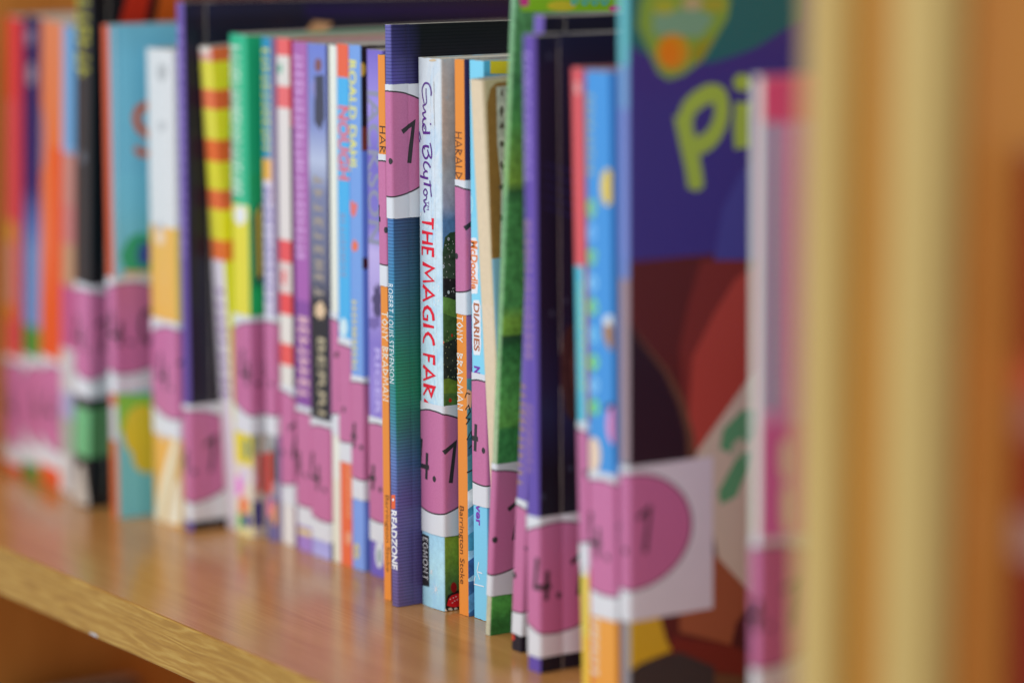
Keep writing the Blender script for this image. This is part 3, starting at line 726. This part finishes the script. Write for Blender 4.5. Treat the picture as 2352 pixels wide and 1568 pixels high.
# worn, browned foot and head of the spine
for x, y, rx, ry in ((976, 1394, 6, 3.2), (990, 1398, 7, 2.6), (1008, 1402, 6, 2.4)): b.ell('s', x, y, rx, ry, (226, 220, 210), n=9, jag=.3)
for x, y, rx, ry in ((1022, 1401, 4, 4), (1034, 1398, 5, 3.2), (1046, 1397, 4, 2.5)): b.ell('c', x, y, rx, ry, (186, 180, 168), n=9, jag=.35)
b.ell('s', 998, 139, 8, 2.5, (196, 172, 140), n=9, jag=.3)
for x0, x1, c in ((979, 984, (236, 238, 240)), (999, 1004, (232, 236, 238)), (1006.5, 1011, (240, 242, 242)), (965, 969, (196, 206, 214))):
    b.line('s', [(x0 - 9, 150), (x0 - 6 + .4, 420), (x0 - 3, 700), (x1 - 4, 915)], .16, c)
b.poly('s', [(966.5, 1222), (988, 1230), (989, 1346), (968, 1342)], (38, 36, 38)); b.done()
b.strokes('publisher_lettering', 'EGMONT', 1238, 1336, 974, 985, (232, 230, 226), w=.12, gap=.26, serif=True, ref=1285)
# red title
RED = (214, 36, 56)
for wd, y0, y1, pa, pb in (('THE', 500, 589, 971.5, 997), ('MAGIC', 608, 791, 973.5, 999), ('FAR', 814, 911, 974, 1000)):
    b.strokes('title_lettering', wd, y0, y1, pa, pb, RED, w=.21, w2=.12, gap=.2, ref=(y0 + y1) / 2)
u0 = b.uv('s', 975, 920)[0]; b.poly('s', [(976, 927), (976.5, 913), (991, 927), (980, 929)], RED); b.done('title_fragment')
# signature: pen strokes placed along the spine
INK = (84, 40, 128)
def smooth(pts, n=5):
    out = []; P = [pts[0]] + list(pts) + [pts[-1]]
    for i in range(1, len(P) - 2):
        p0, p1, p2, p3 = P[i - 1:i + 3]
        for k in range(n):
            t_ = k / n
            out.append(tuple(0.5 * (2 * p1[j] + (p2[j] - p0[j]) * t_ + (2 * p0[j] - 5 * p1[j] + 4 * p2[j] - p3[j]) * t_ ** 2 + (3 * p1[j] - p0[j] - 3 * p2[j] + p3[j]) * t_ ** 3) for j in (0, 1)))
    return out + [pts[-1]]
SV, SF = [], []
def pen(pts, kx, ky, y0, w0, w1):
    uvp = [b.uv('s', (1660 + x * kx) * .57422, (y0 + y * ky) * .57422) for x, y in (smooth(pts) if len(pts) > 2 else pts)]
    v2, f2 = ribbon(uvp, w0, w1); k = len(SV); o = .12 + .003 * (len(SF) % 9)
    SV.extend((u, v, o) for u, v in v2); SF.extend(tuple(i + k for i in f) for f in f2)
A_ = (.2679, .2679, 280); B_ = (.2424, .2424, 620)
for st, sy, w0, w1 in (
    ([(258, 388), (262, 330), (238, 230), (190, 195), (150, 218), (122, 290), (126, 370), (142, 450), (155, 505)], A_, .75, .6),
    ([(186, 275), (184, 340), (190, 430), (190, 488), (168, 520), (137, 532), (150, 580), (178, 622), (150, 640), (130, 652), (150, 700), (178, 726), (142, 737), (130, 775), (140, 815)], A_, .5, .7),
    ([(160, 880), (146, 835), (155, 805), (180, 860), (176, 925)], A_, .5, .6), ([(150, 805), (126, 850), (140, 935)], A_, .6, .6), ([(138, 938), (246, 940)], A_, .95, .9),
    ([(252, 795), (253, 822)], A_, .8, .7), ([(42, 938), (82, 1076)], A_, .8, .6), ([(70, 922), (102, 1045)], A_, .7, .5),
    ([(245, 1090), (262, 1180), (268, 1260), (258, 1315), (226, 1262), (206, 1190)], A_, .7, .7),
    ([(230, 1150), (185, 1136), (145, 1145), (130, 1185), (132, 1240), (165, 1312), (200, 1312), (222, 1262)], A_, .9, .7), ([(166, 1188), (150, 1148)], A_, .5, .5),
    ([(278, 208), (238, 142), (188, 117), (160, 160), (170, 220), (192, 256)], B_, .85, .5),
    ([(226, 290), (212, 264), (172, 285), (160, 312), (180, 372)], B_, .7, .6), ([(240, 386), (170, 372), (95, 346)], B_, .85, .9),
    ([(163, 470), (290, 505)], B_, .9, .9), ([(267, 420), (280, 560), (292, 690)], B_, .5, .7),
    ([(190, 556), (160, 600), (166, 640), (188, 665), (216, 650), (222, 604), (192, 558)], B_, .6, .6),
    ([(215, 675), (205, 730), (167, 746), (170, 770), (204, 815), (168, 862), (166, 900), (180, 946)], B_, .5, .8)):
    pen(st, *sy, w0, w1)
b.mapped('signature_lettering', SV, SF, M_PRINT, b.root, alb(INK, 's'))
SV, SF = [], []
pen([(298, 170), (300, 330), (298, 490), (308, 830)], .2679, .2679, 280, .25, .2)
b.mapped('spine_scuff', SV, SF, M_PRINT, b.root, alb((150, 146, 140), 's'))
b.text('trade_mark', 'TM', 462, 483, 983, 988.5, (110, 84, 150), ref=472)
b.sticker(926, uc=-6.2)
# --- orange spine in focus
b = orange('sharp thin orange-spined paperback right of the white-spined one', 5.9, 6.2, 3, 414, [(None, (44, 36, 74)), (716, (118, 84, 132)), (866, (60, 124, 136, .25)), (1160, (60, 130, 160, .3)), (1260, (130, 174, 200, .3)), (1330, (48, 84, 130, .4))], None, None)
for y, c in ((1010, (40, 90, 110, .4)), (1130, (180, 206, 216, .2)), (1190, (110, 160, 190, .3)), (1290, (46, 80, 130, .4)), (1370, (80, 130, 170, .4))):
    b.poly('c', [(1064, y), (1092, y - 14), (1092, y + 26), (1064, y + 40)], c)
b.poly('c', [(1064, 905), (1074, 893), (1084, 900), (1082, 935), (1070, 940), (1064, 930)], (206, 160, 130)); b.done()
for pts in ([(1066, 915), (1072, 902), (1080, 905)], [(1068, 942), (1076, 930), (1080, 945), (1070, 960), (1079, 962)], [(1070, 975), (1080, 960)], [(1072, 1010), (1082, 990), (1086, 1020), (1076, 1030)], [(1072, 1085), (1086, 1078)]):
    b.line('c', pts, .45, (24, 24, 26))
b.done('line_drawing')
b.strokes('title_lettering', 'HARALD', 304, 412, 1044.5, 1060, (92, 60, 48), w=.12, gap=.2, ref=358)
b.strokes('author_lettering', 'TONY', 726, 785, 1049, 1063, (240, 226, 212), w=.14, gap=.24, ref=755)
b.strokes('author_lettering', 'BRADMAN', 812, 942, 1050, 1063, (240, 226, 212), w=.14, gap=.24, ref=877)
b.text('publisher_lettering', 'Barrington Stoke', 1162, 1341, 1057, 1066.5, (96, 58, 36), ref=1250)
b.sticker(413, uc=-6.4)
# --- sky blue diaries
b = Book('paperback_book', 'sky-blue paperback with orange outlined lettering beside the orange spine', 13.4, 9.0, 4.4, 130, 198.3,
         [(None, (118, 194, 232)), (500, (124, 196, 232)), (870, (118, 190, 230))], [(None, (70, 150, 190)), (165, (70, 140, 180))], hinge=0, lean=-0.7)
b.rect('c', 1126, 140, 1190, 170, (212, 172, 40)); b.ell('s', 1080, 470, 7, 22, (150, 206, 238)); b.ell('s', 1080, 470, 4, 14, (124, 196, 232)); b.done()
for tx, y0, y1, pa, pb in (('McDoodle', 555, 665, 1079, 1094), ('DIARIES', 698, 806, 1089, 1101)):
    n_ = 9; ys = [y0 - 9 + (y1 - y0 + 18) * k / n_ for k in range(n_ + 1)]; dx = (1.6 if tx[0] == 'M' else 1.0)
    sl = lambda y: (y - (y0 + y1) / 2) * .012
    ed = [(pb + 3.2 + sl(y) + (k % 2) * dx - (3 if k in (0, n_) else 0), y) for k, y in enumerate(ys)] + [(pa - 3.0 + sl(y) - (k % 2) * dx + (3 if k in (0, n_) else 0), y) for k, y in reversed(list(enumerate(ys)))]
    b.poly('s', ed, (240, 240, 238)); b.done('title_outline')
    b.text('title_lettering', tx, y0, y1, pa, pb, (222, 116, 46) if tx[0] == 'M' else (160, 90, 50), weight=.03, ref=(y0 + y1) / 2)
b.text('subtitle_lettering', 'N', 843, 858, 1090, 1102, (110, 50, 160), weight=.05, ref=850); b.text('subtitle_lettering', 'ver', 1160, 1206, 1094, 1106, (120, 60, 170), weight=.03, ref=1180)
for pts in ([(1100, 1290), (1096, 1310), (1102, 1330)], [(1098, 1312), (1108, 1316)], [(1086, 1350), (1092, 1322)], [(1088, 1340), (1112, 1346)]):
    b.line('s', pts, .4, (226, 236, 240))
b.done('line_drawing'); b.sticker(857, uc=-2.6)
# --- cream and brown, tipped forward
b = Book('paperback_book', 'worn cream-spined book with brown cover panel left of the leaf-green book', 23.2, 8.4, 7.2, 128, 193,
         [(None, (206, 188, 162, .06)), (700, (208, 190, 166, .06))], [(None, (128, 92, 50, .15)), (590, (120, 160, 190)), (1000, (120, 150, 170))], tilt=3.3, hinge=0, r=1.6)
b.poly('c', [(1100, 170), (1190, 160), (1190, 186), (1140, 190), (1126, 204), (1118, 240), (1128, 600), (1100, 600)], (172, 156, 130, .06))
b.poly('c', [(1140, 200), (1180, 196), (1180, 600), (1148, 590), (1150, 420), (1142, 330)], (170, 166, 164, .35))
for y in (215, 250, 262, 290, 330, 380, 430, 500): b.ell('c', 1152, y, 5, 9, (84, 76, 72), jag=.5, n=9)
b.done()
# --- green picture book leaning right
b = Book('picture_book', 'tall leaf-green picture book leaning to the right with white-edged label', 35.6, 3.2, -6, 210, 236,
         [(None, (140, 170, 150, .3)), (40, (112, 158, 122, .35)), (400, (124, 164, 104, .35)), (460, (104, 150, 108, .35)), (900, (126, 164, 118, .3)), (1060, (160, 176, 146, .2)), (1390, (176, 176, 154, .2))],
         [(None, (84, 138, 92, .45)), (200, (62, 118, 74, .45)), (280, (74, 136, 74, .45)), (415, (118, 156, 64, .4)), (440, (50, 94, 58, .4)), (470, (68, 130, 74, .45)), (700, (74, 138, 78, .45)), (735, (116, 160, 66, .4)), (765, (106, 152, 62, .4)), (772, (40, 70, 50, .4)), (800, (52, 112, 64, .45)), (900, (78, 146, 78, .45)), (975, (86, 148, 72, .4)), (985, (52, 116, 66, .4)), (1060, (54, 118, 68, .4)), (1390, (68, 140, 64, .4)), (1420, (46, 108, 54, .4)), (1442, (40, 98, 48, .4))], lean=4.05, grad=True, mat=M_GLOSS, hinge=0, r=1.2)
b.rect('c', 1196, -60, 1460, 27, (122, 176, 40)); b.poly('c', [(1190, -20), (1216, -20), (1214, 14), (1196, 16)], (196, 60, 130)); b.ell('c', 1290, 14, 34, 12, (190, 180, 50))
for x in (1320, 1345, 1368, 1390): b.ell('c', x, 2, 8, 12, (70, 170, 170), rot=.5); b.ell('c', x, 2, 3, 6, (122, 176, 40))
b.ell('c', 1412, 20, 14, 7, (200, 60, 130)); b.done(); b.sticker(1063, uc=-.6)
# --- leaning thin purple one, then the upright one with the sharp label
b = Book('hardback_book', 'thin purple-spined book squeezed between the leaf-green book and the upright black one', 57.8, 6, -10, 150, 217,
         [(None, (104, 84, 164)), (1410, (80, 60, 130)), (1445, (30, 28, 40))], [(None, (18, 18, 34))], lean=3.45, mat=M_GLOSS, hinge=9)
b.marks('spine_lettering', 880, 1120, 1184, 1196, (150, 122, 96), 12, seed=21); b.done(); b.sticker(1146, uc=-6)
b.ell('s', 1174, 1462, 9, 9, (196, 60, 50), jag=.2); b.done('spine_motif')
b = Book('hardback_book', 'upright black book with purple spine left of the thin red spine', 82.2, 7.4, -20, 150, 211.2,
         [(None, (92, 68, 152)), (1505, (90, 72, 158))],
         [(None, (22, 24, 44)), (700, (22, 22, 42)), (950, (28, 30, 62)), (1080, (20, 18, 30)), (1505, (18, 20, 32))], grad=True, mat=M_GLOSS, hinge=9.5, r=1.0, lean=-0.9)
b.marks('spine_lettering', 120, 420, 1199, 1214, (150, 128, 200), 16, seed=22); b.marks('spine_lettering', 505, 830, 1203, 1217, (150, 118, 150), 15, seed=23); b.marks('spine_lettering', 930, 1090, 1209, 1222, (140, 110, 140), 9, seed=24)
b.ell('c', 1318, 850, 30, 110, (54, 34, 36, .3), jag=.1); b.ell('c', 1326, 850, 16, 70, (80, 52, 50, .3), jag=.15)
for k in range(5): b.poly('c', [(1245, 375 + k * 24), (1330, 396 + k * 26), (1330, 400 + k * 26), (1245, 377 + k * 24)], (40, 42, 96))
for x, y in ((1246, 1140), (1310, 1075), (1300, 690), (1268, 720), (1284, 100), (1262, 130)): b.ell('c', x, y, 5, 7, (52, 56, 76))
b.rect('c', 1245, 1545, 1340, 1562, (12, 14, 24)); b.done(); b.sticker(1184, uc=6.5)
# --- red-spined thin
b = Book('paperback_book', 'thin book with red, cyan and yellow spine left of the bright blue one', 113.2, 4.6, -20, 130, 202,
         [(None, (214, 90, 96)), (610, (82, 180, 206)), (968, (206, 206, 210)), (1320, (206, 190, 84)), (1460, (226, 180, 70))], [(None, (190, 80, 90))], lean=-2.0, hinge=0)
b.rect('s', 1322, 190, 1336, 215, (214, 160, 160)); b.marks('spine_lettering', 650, 900, 1334, 1344, (140, 206, 170), 12, seed=31); b.done(); b.sticker(968, uc=-7)
# --- bright blue
b = Book('paperback_book', 'bright blue book with green spine letters and orange foot beside the purple cover', 118.6, 13.6, -20, 130, 201.5,
         [(None, (64, 136, 204)), (1085, (64, 136, 204)), (1400, (240, 150, 70))], [(None, (46, 108, 182)), (1390, (222, 120, 40))], lean=-1.5, mat=M_GLOSS, hinge=0)
b.marks('spine_lettering', 218, 410, 1344, 1362, (140, 160, 150), 9, seed=32)
for i, (y, c) in enumerate(((480, (124, 186, 110)), (535, (110, 170, 226)), (590, (120, 190, 100)), (650, (120, 180, 226)), (705, (116, 190, 120)), (770, (110, 180, 220)), (830, (120, 200, 90)), (885, (120, 180, 226)), (935, (110, 196, 100)))):
    b.ell('s', 1358 + i * .9, y, 11, 19, c, jag=.25); b.ell('s', 1358 + i * .9, y, 4, 8, (72, 146, 212), n=8)
b.ell('s', 1396, 430, 15, 42, (222, 186, 60)); b.poly('s', [(1404, 410), (1426, 432), (1404, 450)], (226, 190, 70)); b.ell('s', 1400, 740, 14, 16, (206, 214, 220)); b.ell('s', 1404, 775, 15, 34, (160, 116, 60), rot=-.3); b.ell('s', 1404, 935, 14, 9, (40, 40, 56)); b.ell('s', 1410, 975, 15, 44, (222, 130, 176)); b.ell('s', 1364, 1045, 16, 42, (232, 190, 170)); b.done()
b.marks('foot_lettering', 1425, 1560, 1352, 1368, (232, 214, 200), 7, seed=33); b.sticker(1084, uc=-5)
# --- big purple cover
b = Book('picture_book', 'tall picture book with purple and teal cover and lime letters facing right', 134.3, 5.0, -20, 215, 238,
         [(None, (96, 178, 190)), (150, (110, 150, 200)), (250, (112, 130, 196)), (590, (106, 130, 196)), (640, (150, 130, 140)), (1060, (130, 130, 140))],  # spine tones lighter than the cover: gloss painted into the colour
         [(None, (46, 46, 114)), (598, (70, 30, 24))], mat=M_FILM, hinge=0, r=1.0, lean=-0.9)
b.poly('c', [(1436, -60), (1840, -60), (1840, 45), (1797, 71), (1740, 108), (1700, 124), (1640, 143), (1560, 150), (1490, 125), (1436, 104)], (20, 90, 94))
b.poly('c', [(1640, 597), (1760, 597), (1760, 330), (1700, 400), (1660, 480)], (54, 62, 130))
b.poly('c', [(1470, 0), (1500, -40), (1650, -40), (1678, 0), (1672, 40), (1640, 95), (1612, 140), (1570, 172), (1536, 184), (1512, 168), (1486, 110), (1464, 60)], (104, 142, 60))
b.poly('c', [(1500, 30), (1600, 20), (1640, 40), (1610, 85), (1500, 80)], (96, 142, 120)); b.ell('c', 1525, 16, 26, 18, (136, 150, 50)); b.ell('c', 1640, 12, 28, 16, (132, 140, 50)); b.ell('c', 1590, 8, 24, 16, (150, 146, 110))
b.ell('c', 1545, 120, 38, 42, (166, 128, 30)); b.ell('c', 1538, 122, 24, 32, (184, 112, 20)); b.poly('c', [(1590, 110), (1640, 80), (1612, 138), (1590, 145)], (124, 128, 30))
LIME = (132, 166, 62)
def cstroke(pts, w, c=LIME):
    b.line('c', smooth(pts), w, c)
cstroke([(1566, 262), (1580, 330), (1592, 385), (1598, 428)], 6.4); cstroke([(1570, 300), (1582, 250), (1622, 218), (1652, 222), (1656, 270), (1632, 318), (1588, 342)], 6.0)
b.ell('c', 1598, 424, 17, 14, LIME)
cstroke([(1706, 236), (1702, 290), (1704, 340)], 6.2); b.ell('c', 1704, 190, 20, 20, LIME, rot=.4)
b.poly('c', [(1610, 598), (1760, 598), (1760, 860), (1600, 1045), (1575, 1000), (1560, 800), (1580, 700)], (98, 40, 32))
b.poly('c', [(1690, 640), (1760, 596), (1760, 860), (1602, 1042), (1580, 980), (1590, 820), (1640, 720)], (142, 60, 48))
b.poly('c', [(1436, 740), (1470, 775), (1534, 850), (1572, 920), (1594, 1000), (1600, 1075), (1594, 1110), (1436, 1110)], (82, 60, 42))
b.poly('c', [(1436, 740), (1466, 778), (1525, 856), (1558, 930), (1576, 1000), (1580, 1110), (1436, 1110)], (26, 20, 26))
b.poly('c', [(1760, 810), (1600, 1038), (1590, 1090), (1632, 1200), (1650, 1290), (1760, 1420)], (166, 166, 150))
for pts in ([(1705, 940), (1660, 985), (1652, 1030), (1690, 1045), (1730, 1000), (1740, 940)], [(1700, 1035), (1672, 1085), (1648, 1130), (1656, 1158), (1690, 1140), (1716, 1080), (1724, 1040)]): b.poly('c', pts, (72, 138, 98))
b.ell('c', 1694, 1030, 14, 26, (150, 160, 140), rot=.4)
b.poly('c', [(1640, 1270), (1760, 1400), (1760, 1500), (1680, 1480), (1560, 1450), (1560, 1380), (1620, 1330)], (126, 76, 48))
b.poly('c', [(1724, 1380), (1690, 1430), (1674, 1500), (1760, 1520), (1760, 1420)], (62, 26, 26)); b.poly('c', [(1540, 1460), (1680, 1480), (1760, 1520), (1760, 1560), (1640, 1540), (1540, 1510)], (92, 34, 26))
b.poly('c', [(1436, 1405), (1514, 1412), (1530, 1470), (1542, 1493), (1470, 1522), (1436, 1540)], (170, 146, 34)); b.poly('c', [(1436, 1540), (1480, 1518), (1560, 1495), (1640, 1530), (1640, 1700), (1436, 1700)], (44, 44, 46)); b.poly('c', [(1640, 1545), (1780, 1560), (1780, 1700), (1640, 1700)], (84, 60, 40))
b.done(); b.sticker(1070, uc=0.5, h=50, half=33, dx=-3.5)
# --- white and pink near the upright
b = Book('paperback_book', 'cream-spined pink and blue book nearest the upright', 200.2, 3.9, -20, 130, 204.5,
         [(None, (206, 206, 200)), (600, (202, 206, 198)), (1225, (206, 206, 212))],
         [(None, (196, 84, 130)), (282, (176, 132, 182)), (975, (178, 104, 160)), (1240, (190, 120, 150))], hinge=0, lean=-0.8)
b.poly('c', [(1769, 190), (1784, 190), (1778, 282), (1769, 260)], (206, 60, 110)); b.rect('c', 1762, 282, 1780, 942, (98, 164, 194)); b.rect('c', 1762, 975, 1778, 1225, (168, 84, 150))
b.marks('cover_lettering', 290, 930, 1792, 1806, (196, 176, 200), 26, face='c', seed=41)
b.ell('c', 1802, 1055, 11, 50, (214, 186, 170)); b.ell('c', 1804, 1165, 11, 60, (214, 184, 166)); b.ell('s', 1742, 176, 8, 3, (200, 200, 210))
b.poly('c', [(1800, 1290), (1786, 1340), (1776, 1420), (1776, 1600), (1800, 1600)], (206, 56, 74)); b.done(); b.sticker(1236, uc=3)
# --- neighbour bookcase: red book
b = Book('paperback_book', 'dark red book at the right edge in the neighbouring bookcase', 351.0, 13, -60, 130, 197,
         [(None, (130, 44, 28)), (830, (176, 72, 54)), (905, (150, 90, 80)), (1010, (128, 40, 28)), (1180, (150, 110, 104)), (1290, (120, 36, 28))], [(None, (110, 30, 20))], group='books in the neighbouring bookcase')
b = Book('paperback_book', 'red book second along in the neighbouring bookcase, cut by the frame', 366, 16, -56, 130, 197, [(None, (140, 46, 34))], group='books in the neighbouring bookcase')
# --- one dark book on the shelf below
p = on_y(40, 1545, -20)
b = Book('paperback_book', 'dark book on the lower shelf, only its top corner in view', float(p[0]) - 6, 10, -20, 60, 314 + float(p[2]), [(None, (34, 26, 26))], [(None, (40, 32, 32))], z0=-326, group='books on the lower shelf')
